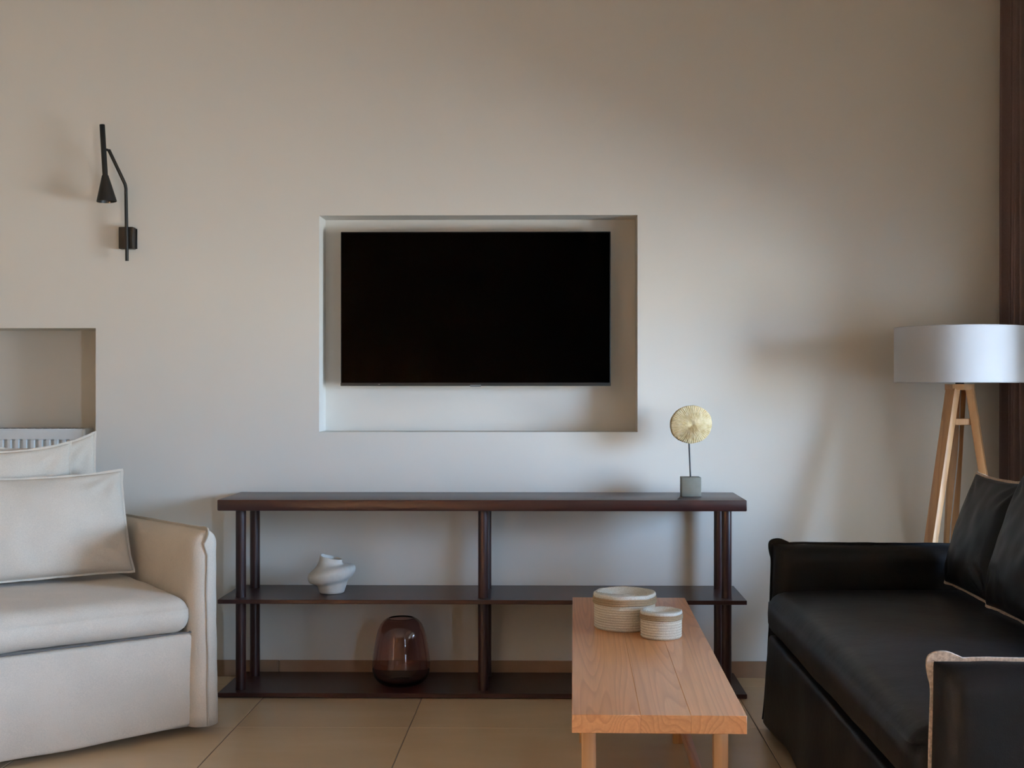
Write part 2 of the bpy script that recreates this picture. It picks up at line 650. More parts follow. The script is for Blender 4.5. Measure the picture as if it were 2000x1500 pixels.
def wall_with_openings(name, label, along, holes, lo, hi, pos, back, mat_, depth_closed):
    """wall slab in the plane along-z at `pos`, other face at `back`; holes = (a0, a1, z0, z1, depth or None)
    depth None cuts right through, else a recess of that depth"""
    bm = bmesh.new()
    A = sorted({lo, hi} | {h[0] for h in holes} | {h[1] for h in holes})
    Z = sorted({0.0, ZC} | {h[2] for h in holes} | {h[3] for h in holes})

    def P(a, z, d):
        return (a, d, z) if along == 'x' else (d, a, z)

    def inside(a, z, through_only=False):
        for h in holes:
            if through_only and h[4] is not None:
                continue
            if h[0] < a < h[1] and h[2] < z < h[3]:
                return True
        return False

    sgn = 1 if back > pos else -1
    for a0, a1 in zip(A, A[1:]):
        for z0, z1 in zip(Z, Z[1:]):
            am, zm = (a0 + a1) / 2, (z0 + z1) / 2
            if not inside(am, zm):
                rect(bm, P(a0, z0, pos), P(a1, z0, pos), P(a1, z1, pos), P(a0, z1, pos))
            if not inside(am, zm, True):
                rect(bm, P(a0, z0, back), P(a0, z1, back), P(a1, z1, back), P(a1, z0, back))
    for a0, a1, z0, z1, d in holes:
        e = back if d is None else pos + sgn * d
        rect(bm, P(a0, z0, pos), P(a0, z1, pos), P(a0, z1, e), P(a0, z0, e))
        rect(bm, P(a1, z0, pos), P(a1, z0, e), P(a1, z1, e), P(a1, z1, pos))
        rect(bm, P(a0, z1, pos), P(a1, z1, pos), P(a1, z1, e), P(a0, z1, e))
        rect(bm, P(a0, z0, pos), P(a0, z0, e), P(a1, z0, e), P(a1, z0, pos))
        if d is not None:
            rect(bm, P(a0, z0, e), P(a0, z1, e), P(a1, z1, e), P(a1, z0, e))
    for a in (lo, hi):
        rect(bm, P(a, 0, pos), P(a, ZC, pos), P(a, ZC, back), P(a, 0, back))
    for z in (0.0, ZC):
        rect(bm, P(lo, z, pos), P(hi, z, pos), P(hi, z, back), P(lo, z, back))
    bmesh.ops.remove_doubles(bm, verts=bm.verts[:], dist=1e-5)
    me = bpy.data.meshes.new(name)
    bm.to_mesh(me)
    bm.free()
    o = link_mesh(name, me, mat_, None, smooth=False)
    return meta(o, label, 'wall', kind='structure')


NICHE_TV = (-0.959, 0.332, 0.991, 1.869, 0.14)
NICHE_RAD = (-3.15, -1.870, 0.10, 1.4125, 0.22)
wall_with_openings('wall_back', 'off-white painted wall with a recess around the television', 'x', [NICHE_TV, NICHE_RAD],
                   XL - 0.2, XR + 0.2, YB, YB + 0.32, M['wall'], True)
wall_with_openings('wall_right', 'off-white painted wall behind the brown curtain', 'y',
                   [(*OPEN_FAR, None), (*OPEN_NEAR, None)], YF, YB, XR, XR + 0.2, M['wall'], True)
wall_with_openings('wall_loggia_outer', 'plastered outer wall of the loggia beyond the curtain', 'y',
                   [(*LOG_OPEN, None)], LOG_Y0, LOG_Y1 + 0.1, LOG_X, LOG_X + 0.2, M['wall'], True)
for nm_, lb_, y_, b_ in (('wall_loggia_far', 'plastered far side wall of the loggia beyond the curtain', LOG_Y1, LOG_Y1 + 0.1),
                         ('wall_loggia_near', 'plastered near side wall of the loggia beyond the curtain', LOG_Y0, LOG_Y0 - 0.1)):
    wall_with_openings(nm_, lb_, 'x', [], XR + 0.2, LOG_X + 0.2, y_, b_, M['wall'], True)
wall_with_openings('wall_left', 'tan painted wall left of the beige sofa', 'y', [(*OPEN_SUN, None)], YF, YB, XL, XL - 0.2, M['wall_tan'], True)
wall_with_openings('wall_front', 'oak brown wall behind the viewer', 'x', [], XL - 0.2, XR + 0.2, YF, YF - 0.2, M['wall_oak'], True)
ceil = box_obj('ceiling', M['ceiling'], None, XL - 0.2, LOG_X + 0.2, YF - 0.2, YB + 0.32, ZC, ZC + 0.12, 0)
meta(ceil, 'white painted ceiling above the room', 'ceiling', kind='structure')

# floor: grout bed with separate tiles
floor = box_obj('floor', M['grout'], None, XL - 0.2, LOG_X + 0.2, YF - 0.2, YB + 0.32, -0.12, -0.0016, 0)
meta(floor, 'beige porcelain tiled floor', 'floor', kind='structure')
tile_cache = {}


def tile_mesh(w, d):
    key = (round(w, 4), round(d, 4))
    if key not in tile_cache:
        bm = bmesh.new()
        add_box(bm, -w / 2, w / 2, -d / 2, d / 2, -0.010, 0.0, 0.0012, 1)
        bmesh.ops.recalc_face_normals(bm, faces=bm.faces[:])
        me = bpy.data.meshes.new('tile')
        bm.to_mesh(me)
        bm.free()
        me.materials.append(M['tile'])
        tile_cache[key] = me
    return tile_cache[key]


T, GX, GY = 0.6, 0.0034, 0.0016
x = -1.1045 - 5 * T
while x < XR:
    y = 4.226 - 12 * T
    while y < YB:
        a0, a1 = max(x, XL), min(x + T, XR)
        b0, b1 = max(y, YF), min(y + T, YB)
        if a1 - a0 > 0.02 and b1 - b0 > 0.02:
            o = bpy.data.objects.new('tile', tile_mesh(a1 - a0 - GX, b1 - b0 - GY))
            COL.objects.link(o)
            o.parent = floor
            o.location = ((a0 + a1) / 2, (b0 + b1) / 2, 0)
        y += T
    x += T

# skirting of tile strips along the back wall
bb = empty('baseboard_back', (0, YB, 0))
meta(bb, 'brown tile skirting along the back wall', 'baseboard', kind='structure')
bm = bmesh.new()
add_box(bm, -0.299, 0.299, -0.009, 0.0, 0.0, 0.066, 0.0015, 1)
bmesh.ops.recalc_face_normals(bm, faces=bm.faces[:])
sk_me = bpy.data.meshes.new('skirting_tile')
bm.to_mesh(sk_me)
bm.free()
sk_me.materials.append(M['skirting'])
for i in range(6):
    o = bpy.data.objects.new('skirting_tile', sk_me)
    COL.objects.link(o)
    o.parent = bb
    o.location = (-1.42 + 0.6 * i, 0, 0)

# ------------------------------------------------------------------ television
tv = empty('television', (-0.327, 5.018, 1.1775), label='wide black flat television switched off, hanging in the wall recess', cat='television')
TW, TH = 1.105 / 2, 0.631
bm = bmesh.new()
add_box(bm, -TW, TW, 0.002, 0.022, 0.0, TH, 0.003, 2)
add_box(bm, -0.34, 0.34, 0.022, 0.050, 0.06, 0.46, 0.008, 2)
bm_obj('casing', bm, M['tv_plastic'], tv)
box_obj('screen', M['screen'], tv, -TW + 0.004, TW - 0.004, -0.0015, 0.004, 0.014, TH - 0.005, 0.0005, 1)
box_obj('bottom_strip', M['tv_strip'], tv, -TW, TW, -0.002, 0.004, 0.0, 0.0125, 0.0008, 1)
box_obj('maker_tab', M['tv_logo'], tv, -0.022, 0.022, -0.004, 0.004, -0.003, 0.005, 0.001, 1)
box_obj('sensor', M['tv_logo'], tv, -TW + 0.155, -TW + 0.162, -0.0028, 0.0, 0.005, 0.008, 0.0004, 1)
bm = bmesh.new()
add_box(bm, -0.2, 0.2, 0.050, 0.0965, 0.20, 0.34, 0.004, 1)
bm_obj('wall_bracket', bm, M['black_metal'], tv)

# ------------------------------------------------------------------ open sideboard
SBX0, SBX1, SBY0, SBY1 = -1.2755, 0.7180, 4.616, 4.962
sb = empty('open_sideboard', ((SBX0 + SBX1) / 2, (SBY0 + SBY1) / 2, 0),
           label='long dark brown open wooden sideboard with round posts and two lower shelves', cat='sideboard')
hw, hd = (SBX1 - SBX0) / 2, (SBY1 - SBY0) / 2
box_obj('top_board', M['wenge'], sb, -hw, hw, -hd, hd, 0.7065, 0.7485, 0.004, 2)
box_obj('middle_shelf', M['wenge'], sb, -hw + 0.002, hw, -hd, hd, 0.3560, 0.3720, 0.0015, 1)
box_obj('bottom_shelf', M['wenge'], sb, -hw + 0.002, hw, -hd, hd, 0.004, 0.0205, 0.0015, 1)
for sx in (-0.9, 0, 0.9):
    for sy in (-0.13, 0.13):
        bm = bmesh.new()
        add_lathe(bm, [(0, 0), (0.02, 0), (0.02, 0.004), (0, 0.004)], 16)
        bm_obj('felt_pad', bm, M['black_metal'], sb).location = (sx, sy, 0)
for px in (-0.9225, 0.0035, 0.9280):
    for py in (-0.112, 0.108):
        for z0, z1 in ((0.0205, 0.3560), (0.3720, 0.7065)):
            bm = bmesh.new()
            add_lathe(bm, [(0, z0), (0.0195, z0), (0.0195, z1), (0, z1)], 32, (0, 0, 0))
            o = bm_obj('post', bm, M['wenge_post'], sb)
            o.location = (px, py, 0)

# ------------------------------------------------------------------ wall lamp
sc = empty('wall_sconce', (-1.731, YB, 1.775), label='black metal wall sconce with a slim tube and cone shade', cat='wall lamp')
box_obj('mount_box', M['black_metal'], sc, -0.031, 0.027, -0.042, -0.004, -0.044, 0.044, 0.002, 1)
box_obj('mount_plate', M['black_metal'], sc, -0.027, 0.0315, -0.005, 0.0, -0.041, 0.041, 0.001, 1)
for zz in (-0.027, 0.027):
    bm = bmesh.new()
    add_tube(bm, [(0.014, -0.0435, zz), (0.014, -0.041, zz)], 0.0035, 12)
    bm_obj('screw', bm, M['black_metal'], sc)
arm_pts = [(-0.056, -0.082, 0.347)] + smooth_path([(-0.004, -0.066, 0.229), (0.0025, -0.062, 0.212), (0.005, -0.059, 0.195)], 5) + \
          [(0.007, -0.052, -0.0945)]
bm = bmesh.new()
add_tube(bm, arm_pts, 0.0068, 16)
bm_obj('bent_arm', bm, M['black_metal'], sc)
hd_o = empty('lamp_head', (-0.0642, -0.098, 0.239))
hd_o.parent = sc
hd_o.rotation_euler = (0, math.radians(-3.4), 0)
bm = bmesh.new()
add_lathe(bm, [(0, 0.206), (0.0095, 0.206), (0.0105, 0.2045), (0.0105, 0.0), (0, 0.0)], 24)
bm_obj('tube', bm, M['black_metal'], hd_o)
bm = bmesh.new()
add_lathe(bm, [(0.0, 0.004), (0.0125, 0.003), (0.0385, -0.098), (0.0385, -0.102), (0.0365, -0.102), (0.0105, -0.004), (0, -0.004)], 40)
bm_obj('cone_shade', bm, M['black_metal'], hd_o)
bm = bmesh.new()
add_tube(bm, [(-0.060, -0.094, 0.345), (-0.056, -0.078, 0.345)], 0.0052, 12)
bm_obj('hinge_pin', bm, M['black_metal'], sc)

# ------------------------------------------------------------------ radiator in the left recess
rad = empty('radiator', (-2.42, YB + 0.06, 0.50), label='white ribbed panel radiator in the wall recess behind the beige sofa', cat='radiator')
RH, RW = 0.502, 0.494
bm = bmesh.new()
prof = []
xx = -RW + 0.02
PER = 0.0322
while xx + PER <= RW - 0.012:
    prof += [(xx, -0.02), (xx + PER * 0.42, -0.02), (xx + PER * 0.54, -0.008), (xx + PER * 0.88, -0.008)]
    xx += PER
prof += [(xx, -0.02), (RW - 0.004, -0.02)]
prof = [(-RW + 0.004, -0.02)] + prof
va = [bm.verts.new((a, b, 0.02)) for a, b in prof]
vb = [bm.verts.new((a, b, RH - 0.048)) for a, b in prof]
vc = [bm.verts.new((a, -0.022, RH - 0.043)) for a, b in prof]
vd = [bm.verts.new((a, -0.022, RH - 0.006)) for a, b in prof]
ve = [bm.verts.new((a, 0.0, RH - 0.006)) for a, b in prof]
vf = [bm.verts.new((a, 0.0, 0.02)) for a, b in prof]
for q0, q1 in ((va, vb), (vb, vc), (vc, vd), (vd, ve), (ve, vf)):
    for k in range(len(prof) - 1):
        bm.faces.new((q0[k], q0[k + 1], q1[k + 1], q1[k]))
bm_obj('ribbed_panel', bm, M['white_metal'], rad, smooth=False)
box_obj('top_cover', M['white_metal'], rad, -RW + 0.002, RW - 0.012, -0.024, 0.070, RH - 0.006, RH, 0.002, 2)
bm = bmesh.new()
for k in range(28):
    xk = -RW + 0.05 + k * 0.033
    add_box(bm, xk, xk + 0.02, -0.012, 0.058, RH - 0.0003, RH + 0.0008, 0)
bm_obj('top_slots', bm, M['tv_strip'], rad, smooth=False)
bm = soft_box(RW - 0.014, RW, -0.026, 0.070, 0.02, RH, 0.006, 0.05)
bm_obj('end_cap', bm, M['white_metal'], rad)
box_obj('rear_panel', M['white_metal'], rad, -RW + 0.004, RW - 0.02, 0.045, 0.062, 0.02, RH - 0.01, 0.003, 1)
bm = bmesh.new()
add_tube(bm, [(RW, 0.03, RH - 0.028), (RW + 0.010, 0.03, RH - 0.028)], 0.008, 16)
bm_obj('bleed_valve', bm, M['white_metal'], rad)
for sx in (-0.3, 0.3):
    box_obj('wall_hook', M['white_metal'], rad, sx - 0.02, sx + 0.02, 0.060, 0.1598, 0.10, 0.40, 0.002, 1)

# ------------------------------------------------------------------ sofas and cushions


def wrinkle(seed, amp, s1=3.0, s2=11.0):
    def f(p, n):
        d = amp * (nz(p, s1, seed) + 0.45 * nz(p, s2, seed + 5.0))
        return p + n * d
    return f


def make_sofa(name, origin, rz, W, D, P, label):
    """local frame: +y into the sofa (front at y = 0), x from -W (one arm) to 0 (other arm)"""
    s = empty(name, origin, rz, label, 'sofa')
    fm, seam = P['fabric'], P['seam']
    t = P['arm_t']
    sd = P['seed']

    # valance / base
    def base_def(p, n):
        hem = max(0.0, 1.0 - (p.z - P['hem']) / 0.30)
        wav = 0.010 * hem * math.sin(p.x * 9.0 + sd) + 0.006 * nz(p, 5.0, sd)
        q = p + n * (0.006 * nz(p, 4.0, sd))
        if n.y < -0.3:
            q.y += wav - P['flare'] * hem
            q.z += 0.008 * math.sin(p.x * 4.1 + sd) * hem * hem
        return q
    bm = soft_box(-W + t * 0.85, -t * 0.85, P['base_y'], D - 0.06, P['hem'], P['matt_z0'] - 0.004, 0.014, 0.045, base_def)
    bm_obj('skirted_base', bm, fm, s, angle=180)

    # seat mattress
    mz0, mz1 = P['matt_z0'], P['seat']
    cx = -W / 2

    def matt_def(p, n):
        u = (p.x - cx) / (W / 2 - t)
        q = Vector(p)
        if n.z > 0.2:
            q.z += P['crown'] * (1 - u * u) * n.z - P['crown'] * 0.25
            q.z -= 0.014 * max(0.0, 1.0 - (p.y - P['matt_y']) / 0.25) ** 2
        if n.y < -0.2:
            q.y -= 0.010 * math.sin(PI * min(1, max(0, (p.z - mz0) / (mz1 - mz0))))
        q += n * (P['wr'] * (nz(p, 3.2, sd + 2) + 0.5 * nz(p, 10.0, sd + 8)))
        return q
    bm = soft_box(-W + t * 0.96, -t * 0.96, P['matt_y'], D - P['back_t'] + 0.02, mz0, mz1, P['matt_r'], 0.035, matt_def)
    mt = bm_obj('seat_cushion', bm, fm, s, angle=180)
    if P['piping']:  # dark tube painted in for the shaded gap under the seat
        bm = bmesh.new()
        n_ = 50
        for dz, rr in ((0.0030, 0.0022),):
            pts = [(-t - (W - 2 * t) * i / n_, P['matt_y'] - 0.001 + 0.002 * math.sin(i * 1.3), mz0 + dz + 0.002 * nz((i * 0.3, 0, 0), 1.0, sd)) for i in range(n_ + 1)]
            pts = [(-t + 0.002, P['matt_y'] + 0.05, mz0 + dz)] + pts
            add_tube(bm, pts, rr, 8)
        bm_obj('piping', bm, P['pipe_mat'], mt)

    # arms: padded panels with a flange seam over the top and down the front
    ah, ahb = P['arm_h'], P['arm_hb']
    for side in (0, 1):
        x1 = 0.0 if side == 0 else -W + t
        x0 = x1 - t
        xm = (x0 + x1) / 2

        bm = bmesh.new()
        y0_, z0_, rr_ = P['arm_y'], P['hem'] + 0.004, P['arm_r']
        ee = [0.0, 0.02, 0.06, 0.13, 0.23, 0.36, 0.52, 0.75, 1.0]
        ys = [y0_ + rr_ * e for e in ee] + [y0_ + rr_ + (D - y0_ - rr_) * i / 22 for i in range(1, 23)]
        zs = [z0_ + (ah - rr_ - z0_) * i / 16 for i in range(16)] + [ah - rr_ * e for e in reversed(ee)]
        grid = {}
        for sgn in (-1, 1):
            for i, y in enumerate(ys):
                for k, z in enumerate(zs):
                    rim = i == 0 or k == len(zs) - 1
                    if rim and sgn == 1:
                        grid[(sgn, i, k)] = grid[(-1, i, k)]
                        continue
                    df, dt = min(1.0, (y - y0_) / rr_), min(1.0, (ah - z) / rr_)
                    ff = math.sqrt(max(0.0, 1 - (1 - df) ** 2)) * math.sqrt(max(0.0, 1 - (1 - dt) ** 2))
                    fz = max(0.0, (z - P['hem']) / (ah - P['hem']))
                    wr_ = P['wr'] * (nz((sgn, y, z), 4.0, sd + 3 + side) + 0.6 * nz((sgn * 3, y, z), 13.0, sd + 9))
                    x = xm + sgn * (t / 2 * ff + wr_ * ff) + sgn * 0.006 * (1 - fz) * ff
                    yy = y - P['arm_flare'] * (1 - fz) ** 2 * max(0.0, 1 - (y - y0_) / 0.3)
                    zz = z - (ah - ahb) * min(1.0, y / D) * fz
                    grid[(sgn, i, k)] = bm.verts.new((x, yy, zz))
        for sgn in (-1, 1):
            for i in range(len(ys) - 1):
                for k in range(len(zs) - 1):
                    bm.faces.new((grid[(sgn, i, k)], grid[(sgn, i + 1, k)], grid[(sgn, i + 1, k + 1)], grid[(sgn, i, k + 1)]))
        for k in range(len(zs) - 1):
            i = len(ys) - 1
            q = [grid[(-1, i, k)], grid[(1, i, k)], grid[(1, i, k + 1)], grid[(-1, i, k + 1)]]
            bm.faces.new(list(dict.fromkeys(q)))
        for i in range(len(ys) - 1):
            q = [grid[(-1, i, 0)], grid[(-1, i + 1, 0)], grid[(1, i + 1, 0)], grid[(1, i, 0)]]
            bm.faces.new(list(dict.fromkeys(q)))
        am = bm_obj('armrest', bm, fm, s, angle=180)
        # flange
        path = []
        ear = P['ear']
        n1 = 26
        for i in range(n1 + 1):
            y = D - 0.05 - (D - 0.05 - P['arm_y'] - 0.075) * i / n1
            path.append((xm + 0.003 * nz((y, 0, side), 7.0, sd), y, ah - (ah - ahb) * y / D + 0.003 + 0.0015 * nz((y, 1, 0), 14.0, sd)))
        ay = P['arm_y']
        ear_pts = [(xm, ay + 0.058, ah + 0.002), (xm, ay + 0.044, ah + ear * 0.55), (xm, ay + 0.026, ah + ear), (xm, ay + 0.006, ah + ear * 0.95),
                   (xm, ay - 0.007, ah + ear * 0.45), (xm, ay - 0.009, ah - 0.010), (xm + P['seam_kick'] * 0.5, ay - 0.006, ah - 0.030),
                   (xm + P['seam_kick'], ay - 0.002, ah - 0.045), (xm + P['seam_kick'] * 0.6, ay - 0.001, ah - 0.065)]
        path += [tuple(q) for q in smooth_path(ear_pts, 4)]
        n2 = 24
        for i in range(1, n2 + 1):
            fz = 1 - i / n2
            z = P['hem'] + 0.006 + (ah - 0.065 - P['hem']) * fz
            f2 = (z - P['hem']) / (ah - P['hem'])
            path.append((xm + 0.004 * nz((z, side, 2), 9.0, sd), ay - 0.001 - P['arm_flare'] * (1 - f2) ** 2 + 0.002 * nz((z, 0, 3), 10.0, sd), z))
        bm = bmesh.new()
        # a ribbon of small thickness standing on the seam
        prev = None
        fl = P['flange']
        pv = [Vector(p) for p in path]
        for i, p in enumerate(pv):
            tan = (pv[min(i + 1, len(pv) - 1)] - pv[max(i - 1, 0)]).normalized()
            out = Vector((0, tan.z, -tan.y)).normalized()
            if i < n1 and out.z < 0:
                out = -out
            if i >= n1 and (out.y > 0.05 and out.z < 0.2):
                out = -out
            if i >= n1 and out.z < 0 and abs(out.y) < 0.3:
                out = -out
            th = 0.0026
            dep = 0.016 if ah - 0.05 < p.z and p.y < ay + 0.07 else 0.003
            ring = [bm.verts.new(p + out * -dep + Vector((-th, 0, 0))), bm.verts.new(p + out * fl + Vector((-th, 0, 0))),
                    bm.verts.new(p + out * (fl + 0.0015)), bm.verts.new(p + out * fl + Vector((th, 0, 0))),
                    bm.verts.new(p + out * -dep + Vector((th, 0, 0)))]
            if prev:
                for k in range(4):
                    bm.faces.new((prev[k], prev[k + 1], ring[k + 1], ring[k]))
                bm.faces.new((prev[4], prev[0], ring[0], ring[4]))
            else:
                bm.faces.new(ring)
            prev = ring
        bm.faces.new(prev[::-1])
        bm_obj('seam_flange', bm, (P['seam2'] or seam) if side == 1 else seam, am, angle=60)  # far arm of the black sofa: trim's shade is put into its colour

    # backrest
    bm = soft_box(-W + t * 0.9, -t * 0.9, D - P['back_t'], D, P['hem'] + 0.02, P['back_h'], 0.05, 0.05, wrinkle(sd + 4, P['wr']))
    bm_obj('backrest', bm, fm, s, angle=180)
    # feet
    for fx in (-W + 0.12, -0.12):
        for fy in (0.16, D - 0.12):
            bm = bmesh.new()
            add_lathe(bm, [(0, 0), (0.022, 0), (0.028, P['hem'] + 0.03), (0, P['hem'] + 0.03)], 16)
            o = bm_obj('foot', bm, M['black_metal'], s)
            o.location = (fx, fy, 0)
    return s


BEIGE = dict(fabric=M['linen'], seam=M['linen_seam'], pipe_mat=M['piping_dark'], arm_t=0.095, arm_r=0.05, seam2=None, seed=1.3, hem=0.026, flare=0.006,
             base_y=0.026, matt_z0=0.345, seat=0.478, matt_y=0.022, matt_r=0.052, crown=0.012, wr=0.0045, back_t=0.13,
             piping=True, arm_h=0.690, arm_hb=0.668, arm_y=0.0, arm_flare=0.012, ear=0.006, flange=0.004, seam_kick=-0.012, back_h=0.655)
LSO = Vector((-1.140, 4.165, 0))
LSR = math.radians(38.5)
make_sofa('sofa', LSO, LSR, 2.05, 1.0, BEIGE, 'beige linen slipcovered sofa with one long seat cushion, left of the sideboard')

BLACK = dict(fabric=M['black'], seam=M['raw_trim'], pipe_mat=M['black'], arm_t=0.115, arm_r=0.055, seam2=M['black'], seed=7.7, hem=0.022, flare=0.012,
             base_y=-0.002, matt_z0=0.335, seat=0.492, matt_y=0.0, matt_r=0.045, crown=0.012, wr=0.0035, back_t=0.21,
             piping=False, arm_h=0.632, arm_hb=0.628, arm_y=0.022, arm_flare=0.030, ear=0.015, flange=0.0035, seam_kick=0.0, back_h=0.62)
BSO = Vector((0.725, 2.385, 0))
make_sofa('sofa', BSO, -PI / 2, 1.918, 0.97, BLACK, 'black slipcovered sofa with pale raw seams on its armrests, in front of the floor lamp')


def make_cushion(name, W, H, T_, seed, fm, trim, trim_r, label, sofa_o, sofa_r, xr, y0, z0, lean, yaw=0.0, sag=0.04, corner=0.03):
    """cushion standing on its lower edge; local x from -W..0, thickness along y; leans back by `lean`"""
    N, K = 44, 34
    bm = bmesh.new()
    rnd = random.Random(seed)

    def outline(u, v):
        # sides pulled in between pointed corners
        ku = 1 - corner * (1 - v ** 4) * 1.0
        kv = 1 - corner * 1.1 * (1 - u ** 4)
        x = W / 2 * u * ku
        z = H / 2 * v * kv
        z += -sag * H * (1 - u * u) * max(0, v) * 0.6
        return x, z

    def front(u, v, sgn):
        x, z = outline(u, v)
        e = max(0.0, (1 - u ** 2)) * max(0.0, (1 - v ** 2))
        th = T_ / 2 * (e ** 0.42) * (1.0 - 0.22 * v)
        edge = (1 - abs(u) ** 3) * (1 - abs(v) ** 3)
        p = Vector((x, 0, z))
        w = 0.0085 * nz(p, 6.5, seed) + 0.0050 * nz(p, 16.0, seed + 3)
        # creases radiating from the corners
        for cu, cv in ((-1, -1), (1, -1), (-1, 1), (1, 1)):
            d = math.hypot(u - cu, v - cv)
            a = math.atan2(v - cv, u - cu)
            w += 0.008 * math.sin(a * 11 + seed) * math.exp(-((d - 0.35) / 0.22) ** 2)
        y = sgn * (th + w * min(1.0, edge * 1.6))
        return Vector((x, y, z))
    G = {}
    for sgn in (-1, 1):
        for i in range(N + 1):
            for k in range(K + 1):
                u = math.sin((i / N - 0.5) * PI) * 0.35 + (2 * i / N - 1) * 0.65
                v = math.sin((k / K - 0.5) * PI) * 0.35 + (2 * k / K - 1) * 0.65
                border = i in (0, N) or k in (0, K)
                if border and sgn == 1:
                    G[(sgn, i, k)] = G[(-1, i, k)]
                    continue
                p = front(u, v, sgn)
                if border:
                    p.y = 0.0
                G[(sgn, i, k)] = bm.verts.new(p + Vector((0, 0, H / 2)))
    for sgn in (-1, 1):
        for i in range(N):
            for k in range(K):
                q = [G[(sgn, i, k)], G[(sgn, i + 1, k)], G[(sgn, i + 1, k + 1)], G[(sgn, i, k + 1)]]
                bm.faces.new(q if sgn == -1 else q[::-1])
    border = [G[(-1, i, 0)].co.copy() for i in range(N)] + [G[(-1, N, k)].co.copy() for k in range(K)] + \
             [G[(-1, i, K)].co.copy() for i in range(N, 0, -1)] + [G[(-1, 0, k)].co.copy() for k in range(K, 0, -1)]
    root = empty(name, (0, 0, 0), 0, label, 'cushion')
    cov = bm_obj('cover', bm, fm, root, angle=180)
    # seam flange round the edge
    bm = bmesh.new()
    cen = Vector((0, 0, H / 2))
    n = len(border)
    rings = []
    for i in range(n):
        p = border[i]
        tan = (border[(i + 1) % n] - border[i - 1]).normalized()
        out = Vector((tan.z, 0, -tan.x))
        if out.dot(p - cen) < 0:
            out = -out
        f = trim_r * (1.0 + 0.35 * nz(p, 25.0, seed))
        th = 0.0022
        wob = Vector((0, 0.003 * nz(p, 12.0, seed + 1), 0))
        rings.append([bm.verts.new(p - out * 0.004 + Vector((0, -th, 0)) + wob), bm.verts.new(p + out * f + Vector((0, -th, 0)) + wob),
                      bm.verts.new(p + out * f + Vector((0, th, 0)) + wob), bm.verts.new(p - out * 0.004 + Vector((0, th, 0)) + wob)])
    for i in range(n):
        a, b = rings[i], rings[(i + 1) % n]
        for k in range(4):
            bm.faces.new((a[k], a[(k + 1) % 4], b[(k + 1) % 4], b[k]))
    bm_obj('seam_flange', bm, trim, root, angle=60)
    loc = Matrix.Translation(sofa_o) @ Matrix.Rotation(sofa_r, 4, 'Z') @ Vector((xr - W / 2, y0, z0))
    root.location = loc
    root.rotation_euler = (Matrix.Rotation(sofa_r + yaw, 4, 'Z') @ Matrix.Rotation(-lean, 4, 'X')).to_euler()
    return root


make_cushion('scatter_cushion', 0.66, 0.385, 0.145, 3.1, M['linen'], M['linen'], 0.006,
             'long beige linen cushion in front, against the inside of the sofa arm', LSO, LSR, -0.116, 0.505, 0.497, math.radians(19), yaw=math.radians(0.5), sag=0.05, corner=0.035)
make_cushion('scatter_cushion', 0.60, 0.475, 0.100, 5.2, M['linen'], M['linen'], 0.005,
             'beige linen cushion standing between the long front cushion and the rear one', LSO, LSR, -0.268, 0.684, 0.497, math.radians(8.5), sag=0.09)
make_cushion('scatter_cushion', 0.52, 0.505, 0.092, 8.4, M['linen'], M['linen'], 0.005,
             'beige linen cushion at the very back, beside the radiator recess', LSO, LSR, -0.143, 0.800, 0.497, math.radians(7), sag=0.17)
make_cushion('scatter_cushion', 0.44, 0.385, 0.12, 11.5, M['black'], M['raw_trim'], 0.006,
             'black cushion with pale raw edge leaning in the corner by the floor lamp', BSO, -PI / 2, -1.343, 0.592, 0.514, math.radians(16), sag=0.02)
make_cushion('scatter_cushion', 0.50, 0.45, 0.15, 14.6, M['black'], M['raw_trim'], 0.006,
             'black cushion nearer the viewer, cut off by the right edge of the picture', BSO, -PI / 2, -0.828, 0.572, 0.516, math.radians(17), sag=0.02)

# ------------------------------------------------------------------ bench table
bench = empty('bench_table', (0.240, 3.47, 0), math.radians(-0.85), 'long narrow honey-coloured wooden coffee table with square legs', 'coffee table')
BL, BW = 0.757, 0.1928
planks = [(-BW, -0.041), (-0.041, 0.070), (0.070, BW)]
top = empty('tabletop', (0, 0, 0))
top.parent = bench
for i, (a, b) in enumerate(planks):
    bm = bmesh.new()
    add_box(bm, -(b - a) / 2, (b - a) / 2, -BL, BL, 0.4095, 0.450, 0.0009, 1)
    o = bm_obj('plank', bm, M['oak'], top)
    o.location = ((a + b) / 2, 0, 0)
for sx in (-1, 1):
    for sy in (-1, 1):
        bm = bmesh.new()
        add_bar(bm, (0, 0, 0), (0, 0, 0.4095), 0.034, 0.034, Vector((0, 1, 0)))
        o = bm_obj('leg', bm, M['oak_leg'], bench)
        o.location = (sx * 0.1535, sy * (BL - 0.165), 0)
for sx in (-1, 1):
    bm = bmesh.new()
    add_bar(bm, (0, -(BL - 0.165) + 0.017, 0), (0, (BL - 0.165) - 0.017, 0), 0.022, 0.032, Vector((0, 0, 1)))
    o = bm_obj('stretcher', bm, M['oak'], bench)
    o.location = (sx * 0.1535, 0, 0.11)
for sy in (-1, 1):
    bm = bmesh.new()
    add_bar(bm, (-0.1365, 0, 0), (0.1365, 0, 0), 0.022, 0.036, Vector((0, 0, 1)))
    o = bm_obj('rail', bm, M['oak_leg'], bench)
    o.location = (0, sy * (BL - 0.165), 0.388)

# ------------------------------------------------------------------ lidded rope baskets


def coil_profile(r0, r1, z0, z1, n, amp):
    out = []
    for i in range(n):
        for k in range(4):
            t = (i + k / 4) / n
            out.append((r0 + (r1 - r0) * t + amp * math.sin(PI * k / 4), z0 + (z1 - z0) * t))
    out.append((r1, z1))
    return out


